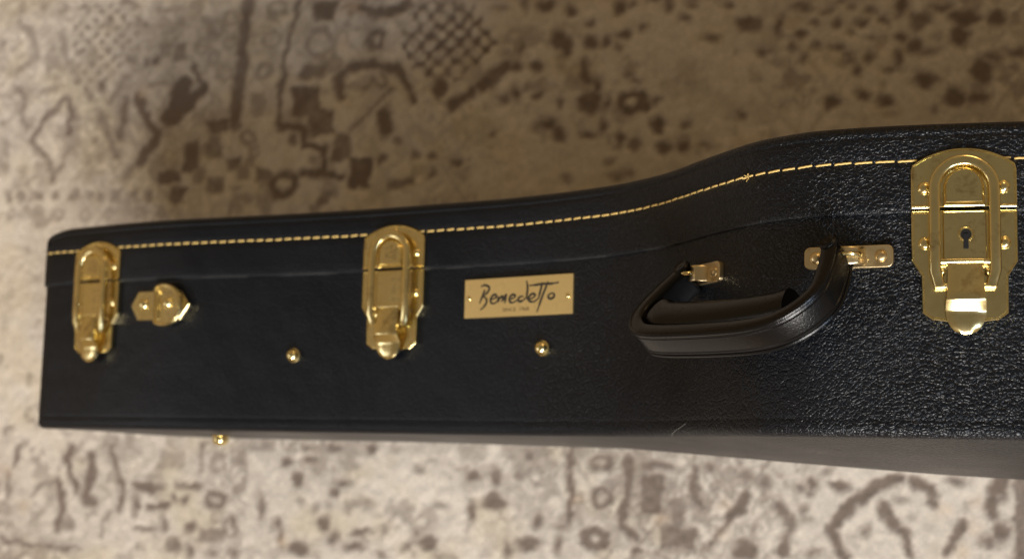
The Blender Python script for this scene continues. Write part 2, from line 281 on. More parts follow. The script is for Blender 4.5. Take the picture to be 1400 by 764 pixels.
MARKS = {'blob': [[-658,361,2.9,5.4,0.6],[-639,360,2.9,5.4,0.6],[-618,356,2.9,5.4,0.6],[-598,353,2.9,5.4,0.6],[-628,322,2.9,5.4,0.6],[-542,308,3.7,4.5,0.8],[-533,309,3.7,4.5,0.8],[-556,311,3.7,4.5,0.8],[-582,289,3.7,4.5,0.8],[-584,244,3.3,3.3,0.6],[-590,228,3.7,5.4,0.5],[-580,230,3.7,5.4,0.5],[-585,218,3.7,5.4,0.5],[-663,225,3.7,5.4,0.5],[-647,220,3.7,5.4,0.5],[-665,244,3.7,5.4,0.5],[-651,210,3.7,5.4,0.5],[-674,329,3.3,3.3,0.6],[-338,251,6.2,11.4,0.9],[-328,237,3.7,3.7,0.75],[-313,226,3.7,3.7,0.75],[-298,224,3.7,3.7,0.75],[-282,220,3.7,3.7,0.75],[-300,212,3.7,3.7,0.75],[-340,224,3.7,3.7,0.75],[-243,268,3.7,3.7,0.75],[-351,286,3.7,3.7,0.75],[-296,276,5.8,8.7,0.95],[-254,240,3.1,3.7,0.8],[-249,338,6.2,3.3,0.6],[-214,338,5.8,5.8,0.85],[-230,340,2.7,4.2,0.85],[-195,335,3.9,4.8,0.85],[-158,335,4.8,5.8,0.85],[-148,338,3.5,2.3,0.85],[-133,338,3.5,2.3,0.85],[-121,334,2.9,4.2,0.85],[-103,335,3.9,2.3,0.85],[-108,324,3.5,3.1,0.85],[-77,332,3.9,2.9,0.85],[-62,317,8.7,6.9,0.85],[-89,307,4.8,2.5,0.85],[-52,296,3.9,2.9,0.85],[-180,322,3.9,2.9,0.85],[-205,313,5.4,8.7,0.85],[-198,305,4.8,7.7,0.85],[-180,308,4.6,4.8,0.85],[-169,308,3.9,4.2,0.85],[-155,313,4.8,3.5,0.85],[-158,303,2.3,3.1,0.85],[-139,319,3.5,2.3,0.85],[-233,308,2.5,5.8,0.85],[-235,292,4.2,4.2,0.85],[-220,291,5.4,4.6,0.85],[-183,292,4.8,4.8,0.85],[-182,281,4.6,6.8,0.85],[-175,275,3.5,5.8,0.85],[-151,284,3.5,2.9,0.85],[-144,279,3.9,2.3,0.85],[-218,269,3.1,3.1,0.85],[-202,262,3.5,3.9,0.85],[-235,271,3.9,5.8,0.85],[-179,261,8.7,7.7,0.85],[-166,262,2.7,5.0,0.85],[-129,262,3.9,3.5,0.85],[-211,246,8.9,4.6,0.85],[-201,239,5.8,6.9,0.85],[-168,244,2.3,5.8,0.85],[-178,238,5.8,2.7,0.85],[-128,243,5.4,5.4,0.85],[-156,234,2.3,5.8,0.85],[-144,231,4.6,5.0,0.85],[-121,227,5.8,5.0,0.85],[-109,228,4.2,5.8,0.85],[-108,243,3.1,2.3,0.85],[-66,249,3.5,2.3,0.85],[-196,204,3.9,2.9,0.85],[-164,217,3.5,1.9,0.85],[-158,206,7.7,2.3,0.85],[-148,209,3.9,2.7,0.85],[-93,226,5.8,1.9,0.85],[-23,328,8.3,2.8,0.85],[-39,315,3.3,7.6,0.85],[-15,316,3.4,2.5,0.85],[-25,308,3.4,3.4,0.85],[-30,299,3.4,3.0,0.85],[-23,289,2.5,4.1,0.85],[-46,296,4.1,1.4,0.85],[-5,325,4.1,2.1,0.85],[1,314,3.4,2.8,0.85],[19,316,4.8,2.8,0.85],[26,324,3.4,2.8,0.85],[11,308,3.0,1.9,0.85],[-15,298,4.1,2.5,0.85],[1,297,4.8,2.5,0.85],[25,303,2.8,2.1,0.85],[9,292,4.1,2.1,0.85],[9,286,4.8,2.8,0.85],[15,278,3.4,4.1,0.85],[24,288,4.1,4.8,0.85],[46,324,5.5,6.2,0.85],[45,303,4.1,4.1,0.85],[59,314,8.3,6.2,0.85],[55,297,5.5,5.5,0.85],[62,291,8.3,2.8,0.85],[44,288,4.1,5.5,0.85],[39,279,5.5,2.1,0.85],[90,315,11.0,5.5,0.85],[86,301,6.9,8.3,0.85],[-2,257,4.8,4.8,0.85],[18,262,4.8,4.8,0.85],[34,255,6.2,4.1,0.85],[63,270,7.6,6.3,0.85],[68,248,2.1,3.0,0.85],[83,258,7.6,6.2,0.85],[101,274,6.9,8.3,0.85],[98,256,6.2,5.0,0.85],[112,313,5.5,6.2,0.85],[108,285,5.5,3.4,0.85],[123,287,5.5,3.4,0.85],[1,331,4.1,1.7,0.85],[12,326,3.0,2.2,0.85],[35,315,3.3,3.6,0.85],[73,323,6.9,3.4,0.85],[-530,-44,2.5,6.3,0.65],[-490,-40,3.1,3.1,0.8],[-500,-38,3.1,3.1,0.6],[-507,-58,3.1,5.9,0.6],[-483,-59,5.1,5.1,0.6],[-448,-56,3.1,5.3,0.6],[-497,-73,6.5,6.5,0.65],[-485,-78,3.4,5.6,0.6],[-466,-78,5.6,3.1,0.5],[-448,-78,3.7,4.2,0.5],[-570,-42,7.0,4.5,0.6],[-526,-75,2.0,2.5,0.5],[-406,-9,4.2,4.2,0.7],[-391,1,3.5,2.5,0.6],[-398,-22,4.2,4.9,0.75],[-388,-8,7.0,2.5,0.65],[-370,3,4.9,4.2,0.65],[-341,3,3.7,4.5,0.8],[-369,-12,1.7,3.5,0.5],[-363,-24,5.6,2.2,0.7],[-369,-31,3.1,3.1,0.7],[-344,-38,4.9,2.2,0.55],[-373,-40,2.2,2.2,0.5],[-384,-43,2.2,3.4,0.5],[-287,-38,6.3,2.5,0.5],[-307,-40,2.2,2.0,0.4],[-261,-15,4.2,4.2,0.8],[-244,-16,5.1,7.0,0.6],[-245,-33,8.4,5.3,0.8],[-262,-41,3.7,7.7,0.7],[-265,-53,2.2,3.7,0.4],[-426,-44,3.7,8.4,0.6],[-413,-55,3.1,3.7,0.7],[-376,-54,4.8,6.5,0.75],[-367,-64,3.7,5.6,0.6],[-347,-60,6.3,2.5,0.8],[-353,-70,8.4,3.4,0.6],[-329,-57,2.5,2.2,0.6],[-304,-57,2.8,2.8,0.6],[-294,-65,7.0,4.5,0.75],[-396,-72,7.0,5.6,0.7],[-409,-65,2.8,7.0,0.6],[-312,-69,2.8,2.8,0.6],[-329,-74,3.4,3.4,0.5],[-287,-75,3.4,2.2,0.6],[-234,-67,2.8,7.0,0.6],[-325,4,1.8,2.8,0.5],[-430,-34,2.8,7.0,0.4],[-221,0,5.1,6.5,0.5],[-226,-14,3.7,5.1,0.5],[-212,-46,3.9,5.1,0.6],[-195,-50,6.3,2.1,0.65],[-219,-63,7.7,4.5,0.8],[-198,-63,3.1,5.6,0.65],[-64,-62,8.4,6.5,0.75],[-57,-49,2.1,5.6,0.6],[-63,-10,5.1,5.6,0.5],[-50,-15,5.1,5.1,0.5],[-89,-5,5.6,3.1,0.6],[-27,-17,4.8,2.8,0.6],[-16,-15,3.5,3.9,0.7],[-19,-22,2.8,2.8,0.6],[2,-15,5.6,3.9,0.75],[-7,-6,4.2,2.5,0.5],[-23,-34,2.8,3.9,0.6],[-21,-41,3.4,2.2,0.5],[42,-23,4.5,3.1,0.5],[20,-45,3.4,4.8,0.5],[107,-43,5.1,6.5,0.7],[113,-41,2.0,2.0,0.6],[-17,-61,4.9,2.1,0.6],[79,-10,4.8,3.4,0.5],[99,-49,5.6,4.2,0.6],[49,-35,2.5,2.0,0.6]],
'line': [[[[-658,346],[-646,335],[-640,318],[-658,304]],5.4,0.5],[[[-622,337],[-614,310],[-603,297]],5.4,0.5],[[[-660,292],[-648,282],[-653,270],[-647,258]],5.0,0.65],[[[-641,246],[-629,265],[-614,281]],5.0,0.75],[[[-611,281],[-604,266],[-609,250]],6.6,0.75],[[[-638,243],[-624,226],[-619,214]],5.0,0.7],[[[-619,215],[-606,238]],4.5,0.6],[[[-633,289],[-623,288]],6.2,0.5],[[[-594,290],[-591,278]],5.0,0.5],[[[-560,279],[-561,246]],6.6,0.7],[[[-548,279],[-539,259],[-528,247]],7.0,0.85],[[[-528,245],[-542,227]],7.4,0.9],[[[-574,276],[-558,297]],5.4,0.6],[[[-583,268],[-563,231]],5.4,0.6],[[[-556,213],[-548,222]],5.8,0.6],[[[-519,261],[-513,272],[-509,287]],12.8,0.95],[[[-507,268],[-490,286]],6.6,0.95],[[[-499,302],[-490,286]],5.0,0.8],[[[-538,288],[-528,292],[-518,287]],4.1,0.5],[[[-456,355],[-459,332],[-459,308],[-462,278],[-463,252]],8.7,0.75],[[[-546,337],[-521,335],[-499,343]],3.3,0.45],[[[-563,361],[-555,355]],5.0,0.6],[[[-532,349],[-512,351],[-497,357]],3.7,0.45],[[[-675,317],[-666,312],[-663,304]],2.9,0.4],[[[-413,353],[-417,335],[-423,307],[-425,277],[-427,251]],3.5,0.85],[[[-425,251],[-406,251],[-403,237],[-387,232],[-386,214],[-405,212],[-372,211]],5.0,0.9],[[[-363,344],[-348,339],[-334,340],[-321,346]],7.4,0.8],[[[-376,273],[-378,289],[-368,297],[-347,299],[-330,294],[-321,280],[-317,268]],5.8,0.8],[[[-358,279],[-351,283],[-339,281],[-342,292]],4.1,0.7],[[[-366,247],[-346,267],[-332,278]],2.9,0.75],[[[-284,263],[-270,273]],7.0,0.85],[[[-262,278],[-244,292]],8.7,0.9],[[[-634,-2],[-638,-15]],3.7,0.6],[[[-642,-24],[-640,-41]],4.8,0.5],[[[-622,-41],[-614,-30],[-598,-28]],3.1,0.5],[[[-642,12],[-648,7]],3.7,0.5],[[[-587,-2],[-593,-9],[-590,-18],[-582,-33]],3.9,0.75],[[[-572,-7],[-569,-18],[-575,-38]],6.5,0.6],[[[-555,-2],[-548,-19],[-542,-32],[-546,-49]],4.2,0.6],[[[-607,-29],[-603,-42]],2.8,0.5],[[[-599,-26],[-593,-44],[-597,-67]],4.8,0.65],[[[-646,-75],[-623,-78],[-577,-80]],3.1,0.75],[[[-530,-30],[-510,-31]],6.2,0.7],[[[-519,-45],[-505,-45]],3.9,0.85],[[[-498,-28],[-478,-28]],3.4,0.65],[[[-477,4],[-477,-20]],3.4,0.5],[[[-560,-70],[-558,-60],[-552,-52]],2.8,0.5],[[[-636,-64],[-643,-59]],3.4,0.4],[[[-623,-11],[-614,-19]],3.4,0.4],[[[-188,7],[-189,-23],[-189,-45]],4.5,0.65],[[[-146,1],[-147,-22],[-151,-49],[-140,-56]],5.1,0.75],[[[-135,-5],[-115,-6]],3.9,0.75],[[[-100,-5],[-100,-18],[-94,-34]],3.4,0.8],[[[-63,-25],[-75,-41]],5.9,0.85],[[[-77,-44],[-90,-61]],3.7,0.6],[[[-83,-6],[-79,-13]],4.2,0.4],[[[17,-22],[27,-14],[40,-10]],6.5,0.75],[[[50,-12],[63,-16],[63,-24]],6.5,0.85],[[[31,-29],[34,-38],[45,-48],[48,-59]],5.6,0.8],[[[16,-21],[6,-32],[-5,-44],[-2,-52],[4,-65]],6.2,0.75],[[[-41,-31],[-32,-45],[-39,-62]],7.0,0.6],[[[83,-40],[73,-58]],5.6,0.75],[[[110,-7],[105,-17],[102,-30]],8.4,0.6]],
'ring': [[-482,333,5.8,5.8,3.1,0.5],[-470,341,5.8,5.8,3.1,0.5],[-494,320,5.8,5.8,3.1,0.5],[-470,321,5.8,5.8,3.1,0.5],[-484,308,5.8,5.8,3.1,0.5],[-474,297,5.8,5.8,3.1,0.5],[-655,186,3.3,3.3,2.5,0.6],[-634,186,3.3,3.3,2.5,0.6],[-613,185,3.3,3.3,2.5,0.6],[-588,185,3.3,3.3,2.5,0.6],[-567,185,3.3,3.3,2.5,0.6],[-542,184,3.3,3.3,2.5,0.6],[-522,184,3.3,3.3,2.5,0.6],[-451,243,5.0,5.0,2.9,0.7],[-431,347,7.0,5.4,2.5,0.7],[-435,321,6.2,7.0,2.5,0.6],[-440,297,5.4,5.4,3.3,0.6],[-396,317,10.3,10.3,4.5,0.55],[-349,318,5.0,7.9,3.7,0.85],[-421,205,9.5,9.5,5.4,0.85],[-146,261,8.1,6.6,5.0,0.8],[-634,-87,3.7,2.8,2.2,0.5],[-610,-87,3.7,2.2,2.0,0.5],[-464,-11,4.2,5.6,2.8,0.5],[-464,-39,6.7,4.8,3.4,0.65],[-556,2,5.3,4.2,2.5,0.5],[-166,-3,7.0,4.8,3.4,0.7],[-166,-29,6.5,5.9,3.1,0.8],[-170,-58,7.7,6.5,3.9,0.9],[-69,-18,4.8,5.6,2.2,0.5]],
'block': [[-513,315,6.2,7.2,0.6],[-478,253,9.3,6.2,0.9],[-480,237,7.2,9.3,0.7],[-499,229,6.2,12.4,0.85],[-517,214,9.3,6.2,0.9],[-508,198,6.2,7.2,0.8],[-492,214,5.2,6.2,0.6],[-658,201,3.9,4.8,0.65],[-646,201,3.9,4.8,0.65],[-632,200,3.9,4.8,0.65],[-615,200,3.9,4.8,0.65],[-600,200,3.9,4.8,0.65],[-586,199,3.9,4.8,0.65],[-576,199,3.9,4.8,0.65],[-563,199,3.9,4.8,0.65],[-546,199,3.9,4.8,0.65],[-533,198,3.9,4.8,0.65],[-463,222,6.2,5.2,0.8],[-477,205,7.2,6.2,0.75],[-455,215,5.2,6.2,0.6],[-454,195,8.3,3.1,0.5],[-392,343,9.3,8.3,0.85],[-399,294,11.4,5.2,0.7],[-404,271,11.4,13.4,0.9],[-391,253,10.3,11.4,0.85],[-373,234,7.2,10.3,0.75],[-357,213,9.3,12.4,0.95],[-414,240,4.1,5.2,0.7],[-325,204,11.4,3.7,0.7],[-386,193,5.2,6.2,0.7],[-438,213,6.2,6.2,0.7],[-443,270,6.2,9.3,0.5],[-588,-60,4.9,5.6,0.5],[-502,-9,10.5,7.7,0.4],[-444,-7,4.2,7.0,0.5],[-447,-30,4.2,4.2,0.5],[-511,-15,4.2,3.5,0.5],[-522,-63,9.8,1.7,0.6],[-465,-66,10.5,5.6,0.5],[-129,-24,8.4,14.1,0.65],[-112,-37,6.3,10.5,0.55],[-110,-55,12.6,7.7,0.6],[-139,-65,4.2,1.7,0.8],[122,-40,6,60,0.6]],
'orange': [[-184,-32,3.5],[-80,-32,3.5],[-123,-42,3.5],[-79,-52,3.5],[71,-30,3.5],[92,-24,3.5],[91,-41,3.5],[83,-60,3.5],[-627,-50,3.5],[-644,-21,3.5],[-407,-67,3.5],[-375,315,5.2],[-370,346,5.2],[-31,317,3.4],[33,295,3.4],[-543,283,5.2]],
'lattice': [[[[-602,363],[-553,360],[-541,328],[-560,305],[-588,273],[-611,305],[-611,339]],8.7,0,0.75,2.3],[[[-331,317],[-311,348],[-274,346],[-250,311],[-269,294],[-295,272],[-316,293]],10.3,1,0.9,3.5]]}
def build_rug():
    st = 2.0
    xs = np.arange(-1150, 1000+st, st); ys = np.arange(-700, 800+st, st)
    nx, ny = len(xs), len(ys); Dk = np.zeros((ny,nx)); Or = np.zeros((ny,nx))
    GX, GY = np.meshgrid(xs, ys)
    # wobble so that the woven marks have worn, uneven outlines
    def vnoise(sc, seed, oct=3):
        r = np.random.default_rng(seed); out = np.zeros((ny,nx)); amp = 1; tot = 0
        for _ in range(oct):
            gx, gy = int((xs[-1]-xs[0])/sc)+3, int((ys[-1]-ys[0])/sc)+3; g = r.random((gy,gx))
            fx = (xs-xs[0])/sc; fy = (ys-ys[0])/sc; ix = fx.astype(int); iy = fy.astype(int); tx = fx-ix; ty = fy-iy
            tx = tx*tx*(3-2*tx); ty = ty*ty*(3-2*ty)
            a = g[np.ix_(iy,ix)]*(1-tx)+g[np.ix_(iy,ix+1)]*tx; c = g[np.ix_(iy+1,ix)]*(1-tx)+g[np.ix_(iy+1,ix+1)]*tx
            out += amp*(a*(1-ty[:,None])+c*ty[:,None]); tot += amp; amp *= .55; sc *= .5
        return out/tot
    WX = GX+(vnoise(8,1)-.5)*8; WY = GY+(vnoise(8,2)-.5)*8
    def win(x0,x1,y0,y1,pad):
        i0 = max(0,int((x0-pad-xs[0])/st)); i1 = min(nx,int((x1+pad-xs[0])/st)+2); j0 = max(0,int((y0-pad-ys[0])/st)); j1 = min(ny,int((y1+pad-ys[0])/st)+2)
        return slice(j0,j1), slice(i0,i1)
    def put(A, sl, d, r, k, soft=1.3):
        v = np.clip(.5-(d-r)/soft/2,0,1)*k; A[sl] = np.maximum(A[sl], v)
    def seg(X,Y,a,b):
        ax_,ay = a; bx,by = b; dx,dy = bx-ax_,by-ay; t = np.clip(((X-ax_)*dx+(Y-ay)*dy)/max(dx*dx+dy*dy,1e-6),0,1)
        return np.hypot(X-ax_-t*dx, Y-ay-t*dy)
    def inside(X,Y,P):
        r = np.zeros(X.shape,bool); j = len(P)-1
        for i in range(len(P)):
            (xi,yi),(xj,yj) = P[i],P[j]
            if yi != yj: r ^= ((yi > Y) != (yj > Y)) & (X < (xj-xi)*(Y-yi)/(yj-yi)+xi)
            j = i
        return r
    def draw(tf, o=1.0):
        for P, w_, k in MARKS['line']:
            P = [tf(*p) for p in P]; a = np.array(P); sl = win(a[:,0].min(),a[:,0].max(),a[:,1].min(),a[:,1].max(),w_+8)
            d = np.min([seg(WX[sl],WY[sl],P[i],P[i+1]) for i in range(len(P)-1)],0) if Dk[sl].size else None
            if d is not None: put(Dk, sl, d, w_*.66, k*o*1.1, 2.2)
        for x,y,rx,ry,k in MARKS['blob']:
            x,y = tf(x,y); sl = win(x,x,y,y,max(rx,ry)+8); put(Dk, sl, np.hypot((WX[sl]-x)/rx,(WY[sl]-y)/ry)*min(rx,ry), min(rx,ry)*1.12, k*o*1.1, 2.6)
        for x,y,rx,ry,w_,k in MARKS['ring']:
            x,y = tf(x,y); sl = win(x,x,y,y,max(rx,ry)+w_+8); put(Dk, sl, np.abs(np.hypot((WX[sl]-x)/rx,(WY[sl]-y)/ry)-1)*min(rx,ry), w_*.66, k*o*1.1, 2.0)
        for x,y,hx,hy,k in MARKS['block']:
            x,y = tf(x,y); sl = win(x,x,y,y,max(hx,hy)+8); put(Dk, sl, np.maximum(np.abs(WX[sl]-x)-hx,np.abs(WY[sl]-y)-hy), 0, k*o)
        for P,sp,mode,k,r in MARKS['lattice']:
            P = [tf(*p) for p in P]; a = np.array(P); sl = win(a[:,0].min(),a[:,0].max(),a[:,1].min(),a[:,1].max(),4)
            X, Y = WX[sl], WY[sl]
            if not X.size: continue
            u = (X+Y)/1.414; v = (X-Y)/1.414; s2 = sp*1.02
            du = (u/s2) % 1-.5; dv = (v/s2) % 1-.5; d = np.hypot(du,dv)*s2*.85
            val = np.clip(.5-(d-r)/2.4,0,1)
            if mode: val = 1-val
            Dk[sl] = np.maximum(Dk[sl], val*k*o*inside(X,Y,P))
        for x,y,r in MARKS['orange']:
            x,y = tf(x,y); sl = win(x,x,y,y,r+8); put(Or, sl, np.hypot(WX[sl]-x,WY[sl]-y), r, 1, 4)
    draw(lambda x,y: (x,y))
    seen = Dk.copy(); seeno = Or.copy()
    x0,x1 = -690,125
    # the weave outside the traced stretch repeats the same ornament, mirrored
    for tf in (lambda x,y:(250-x,y), lambda x,y:(-1380-x,y), lambda x,y:(x,740-y), lambda x,y:(x,-180-y), lambda x,y:(250-x,740-y), lambda x,y:(250-x,-180-y), lambda x,y:(-1380-x,740-y), lambda x,y:(-1380-x,-180-y), lambda x,y:(x+815,y)):
        draw(tf)
    mask = (GX > -680) & (GX < 128) & (GY < 362) & (GY > -86) & ~((GY > -2) & (GY < 120) & (GX > -560))
    Dk = np.where(mask, seen, Dk); Or = np.where(mask, seeno, Or)
    Dk = np.where(GY < 70, np.minimum(Dk*1.35,1), Dk)
    # faded vine tracery between the larger marks, thinner over the plain fields
    dens = np.clip((vnoise(120,20,2)-.30)/.22,.0,1)*np.where((GX > -270) & (GX < -60) & (GY > 130), .25, 1)*np.where((GX > -440) & (GX < -330) & (GY < 0), .35, 1)
    u_ = (WX*1.0+WY*.72); v_ = (WX*1.0-WY*.72)
    for P_, sd, k in ((34.,41,.55),(47.,42,.60)):
        reg = np.clip((vnoise(130,sd,2)-.46)/.08,0,1)*dens
        a_ = np.abs((u_/P_) % 1-.5)*P_; b_ = np.abs((v_/P_) % 1-.5)*P_                 # lozenge trellis with a rosette in every cell
        line = np.clip(.5-(np.minimum(P_/2-a_,P_/2-b_)-1.5)/2.4,0,1)
        rr = np.hypot(a_,b_); ros = np.maximum(np.clip(.5-(np.abs(rr-7.5)-1.3)/2.2,0,1), np.clip(.5-(rr-2.6)/2,0,1))
        Dk = np.maximum(Dk, np.maximum(line,ros)*k*reg*np.where(GY < 70, 1.1, .7))
    blot = np.clip((vnoise(11,44,2)-.53)/.12,0,1)*dens*.42; Dk = np.maximum(Dk, blot*np.where(GY < 70, 1.2, .6))
    r2 = np.random.default_rng(31)
    for _ in range(2600):
        x = r2.uniform(xs[0],xs[-1]); y = r2.uniform(ys[0],ys[-1]); sl = win(x,x,y,y,18)
        j = min(ny-1,int((y-ys[0])/st)); i_ = min(nx-1,int((x-xs[0])/st))
        if r2.random() > dens[j,i_]+.08: continue
        k = r2.uniform(.35,.65)*(1.2 if y < 70 else .8); q = r2.integers(0,4); X, Y = WX[sl]-x, WY[sl]-y
        if q == 0: put(Dk, sl, np.abs(np.abs(X)+np.abs(Y)-r2.uniform(5,9)), 1.8, k, 2)
        elif q == 1: a_ = r2.uniform(0,3.14); u_ = X*math.cos(a_)+Y*math.sin(a_); v_ = -X*math.sin(a_)+Y*math.cos(a_); put(Dk, sl, np.hypot(u_/3.2,v_), r2.uniform(1.6,3.0), k, 2)
        elif q == 2: put(Dk, sl, np.abs(np.hypot(X,Y)-r2.uniform(4,7)), 1.6, k, 2)
        else: put(Dk, sl, np.hypot(X,Y), r2.uniform(2.2,4.2), k, 2)
    # small scattered knots everywhere, faint
    sp = vnoise(13,5,3); Dk = np.maximum(Dk, np.clip((sp-.56)/.12,0,1)*.5*np.clip((vnoise(70,15,2)-.3)/.3,0,1))
    wearn = vnoise(26,6,4); fine = vnoise(5,7,2)
    Dk *= np.clip(1.25-(wearn-.42)*1.1,.6,1.1); Dk *= .88+.34*fine; Dk = np.clip(Dk,0,1)
    warm = np.clip((vnoise(38,8,3)-.52)/.2,0,1)*.35
    cream = np.array([.595,.525,.445]); gold = np.array([.56,.46,.29]); dark = np.array([.155,.115,.092]); orange = np.array([.55,.33,.16])
    col = cream*(1-warm[...,None])+gold*warm[...,None]
    col = col*(.90+.2*vnoise(60,9,3))[...,None]*(.93+.14*vnoise(4,10,1))[...,None]
    col = col*(1-Dk[...,None]*.93)+dark*Dk[...,None]*.93
    Or2 = Or*.25*(.5+fine); col = col*(1-Or2[...,None])+orange*Or2[...,None]
    Z = -.9*Dk+(vnoise(4,12,1)-.5)*1.1
    co = np.stack([GX*MM, GY*MM, Z*MM-.0005],-1).reshape(-1,3)
    i = np.arange(nx*ny).reshape(ny,nx); q = np.stack([i[:-1,:-1],i[:-1,1:],i[1:,1:],i[1:,:-1]],-1).reshape(-1,4)
    # rim and underside
    rim = np.concatenate([i[0,:], i[1:,-1], i[-1,-2::-1], i[-2:0:-1,0]]); lowv = co[rim].copy(); lowv[:,2] = -.0115
    base = len(co); nr = len(rim); k = np.arange(nr); rq = np.stack([rim[k], base+k, base+(k+1) % nr, rim[(k+1) % nr]],-1)
    co = np.vstack([co,lowv]); q = np.vstack([q,rq])
    me = bpy.data.meshes.new('rug'); me.vertices.add(len(co)); me.vertices.foreach_set('co', co.ravel())
    me.loops.add(q.size); me.loops.foreach_set('vertex_index', q.ravel().astype(np.int32))
    me.polygons.add(len(q)); me.polygons.foreach_set('loop_start', np.arange(0,q.size,4,dtype=np.int32)); me.polygons.foreach_set('loop_total', np.full(len(q),4,np.int32))
    me.update(calc_edges=True); me.validate()
    at = me.color_attributes.new('yarn', 'FLOAT_COLOR', 'POINT')
    cc = np.ones((len(co),4)); cc[:nx*ny,:3] = col.reshape(-1,3); cc[nx*ny:,:3] = cream; at.data.foreach_set('color', cc.ravel())
    m, nt, b = mat('woven_wool'); a = N(nt,'ShaderNodeVertexColor', layer_name='yarn'); tc = N(nt,'ShaderNodeTexCoord')
    mp = N(nt,'ShaderNodeMapping'); mp.inputs['Scale'].default_value = (420,900,1); nt.links.new(tc.outputs['Object'], mp.inputs[0])
    n = N(nt,'ShaderNodeTexNoise', i_Scale=1.0, i_Detail=4.0); nt.links.new(mp.outputs[0], n.inputs['Vector'])
    f = ramp(nt, n.outputs[0], [(.25,.72),(.75,1.18)])
    mx = N(nt,'ShaderNodeMix', data_type='RGBA', blend_type='MULTIPLY'); mx.inputs[0].default_value = 1
    nt.links.new(a.outputs[0], mx.inputs[6]); nt.links.new(f, mx.inputs[7]); nt.links.new(mx.outputs[2], b.inputs['Base Color'])
    b.inputs['Roughness'].default_value = .95; b.inputs['Specular IOR Level'].default_value = .15
    bp = N(nt,'ShaderNodeBump'); bp.inputs['Distance'].default_value = .001; nt.links.new(n.outputs[0], bp.inputs['Height']); nt.links.new(bp.outputs[0], b.inputs['Normal'])
    o = link('rug', me, m, smooth=False)
    o['label'] = 'cream wool rug with faded taupe oriental ornament lying under the case'; o['category'] = 'rug'
build_rug()

# ---------------------------------------------------------------- the case
case = bpy.data.objects.new('guitar_case', None); C.objects.link(case)
rootM = Matrix.Translation((XZ[:,0].mean()*MM, (YB+65)*MM, max(low,0)*MM)); case.matrix_world = rootM; WORLD['guitar_case'] = rootM
case['label'] = 'black grained leather guitar case with brass latches standing on its side on the rug'; case['category'] = 'guitar case'

n = len(XZ)
def drop(u): return 4.4*max(0,1-u/26)**2.2       # the lid rolls down at the head end
def sweep(prof, ndiv=None):
    """prof: list of (outset, Y) in mm swept round the outline"""
    vs, fs = [], []
    for o_, y in prof:
        for i in range(n):
            p = XZ[i]+nrm[i]*o_; vs.append((p[0]*MM, (YB+y-(drop(outline[i,0]) if y > 121 else 0))*MM, p[1]*MM))
    for k in range(len(prof)-1):
        for i in range(n): fs.append((k*n+i, k*n+(i+1) % n, (k+1)*n+(i+1) % n, (k+1)*n+i))
    return vs, fs
def arc(o0, y0, r, a0, a1, k=5): return [(o0+r*math.cos(math.radians(a)), y0+r*math.sin(math.radians(a))) for a in np.linspace(a0,a1,k)]
T = 130.
body_prof = arc(-4.2,4.2,4.2,-90,0,8)+[(-.03,7.2),(-.2,7.8),(-.03,8.4)]+[(0,y) for y in np.linspace(10,91.3,10)]+[(0,92.6),(-.6,93.6),(-2.2,94)]
lid_prof = [(-.6,93.0),(-.1,92.3),(.7,92.1),(1.15,92.5),(1.45,93.3),(1.6,94.6)]+[(1.6,y) for y in np.linspace(99,112.6,4)]+[(1.35,113.4),(1.35,114.6),(1.6,115.4)]+[(1.6,y) for y in (118,121,123)]+[(1.3,124.0),(1.0,124.6),(1.3,125.1)]+arc(-3.2,125.4,4.6,10,90,6)
# arched panels: strips across between opposite points of the outline
AXo = E0.copy(); AXo[1] += H*1000
def panel(inset, y0, sgn, B):
    o_in = XZ-nrm*inset
    nu = 130; us = np.concatenate([np.linspace(0,1,nu)])
    uwp = np.stack([(o_in-AXo)@ax, (o_in-AXo)@an],1)
    iu = [i for i in range(n) if outline[i,1] > 0]; il = [i for i in range(n) if outline[i,1] < 0]
    iu.sort(key=lambda i: uwp[i,0]); il.sort(key=lambda i: uwp[i,0])
    umin, umax = uwp[:,0].min(), uwp[:,0].max()
    # cosine spacing at both ends
    uu = umin+.05+(umax-umin-.1)*(np.linspace(0,1,nu)**1.0); uu = np.concatenate([[umin+.05,umin+1,umin+2.5],uu[1:-1],umax-.05-np.array([8,4,2,1,.3,0])]); uu.sort()
    top_ = np.interp(uu, uwp[iu,0], uwp[iu,1]); bot_ = np.interp(uu, uwp[il,0], uwp[il,1])
    nv = 41; vs, fs = [], []
    for k, u in enumerate(uu):
        for v in np.linspace(-1,1,nv):
            v2 = math.sin(v*math.pi/2); wq = bot_[k]+(top_[k]-bot_[k])*(v2+1)/2
            e = min(1,(u-umin)/60)*min(1,(umax-u)/110); e = math.sin(e*math.pi/2)**.8 if e > 0 else 0
            h = B(u)*e*(1-abs(v2)**2.6)
            p = AXo+ax*u+an*wq; vs.append((p[0]*MM, (YB+y0+sgn*h-(drop(u) if sgn > 0 else 0))*MM, p[1]*MM))
    for k in range(len(uu)-1):
        for j in range(nv-1): a = k*nv+j; fs.append((a,a+1,a+nv+1,a+nv))
    return vs, fs
Bf = lambda u: float(np.interp(u, [0,60,250,380,480,560,640,760,960,1150], [1.5,3,3.5,5,11,15.5,18.5,20,23,18]))
base = part('base_shell', sweep(body_prof), M_leather, case, None, auto=0)
lid = part('lid', sweep(lid_prof), M_leather, case, None, auto=0)
part('back_panel', panel(4.3, 0.1, -1, Bf), M_leather, case, None, auto=0)
part('lid_panel', panel(3.4, T-.2, 1, Bf), M_leather, lid, None, auto=0)

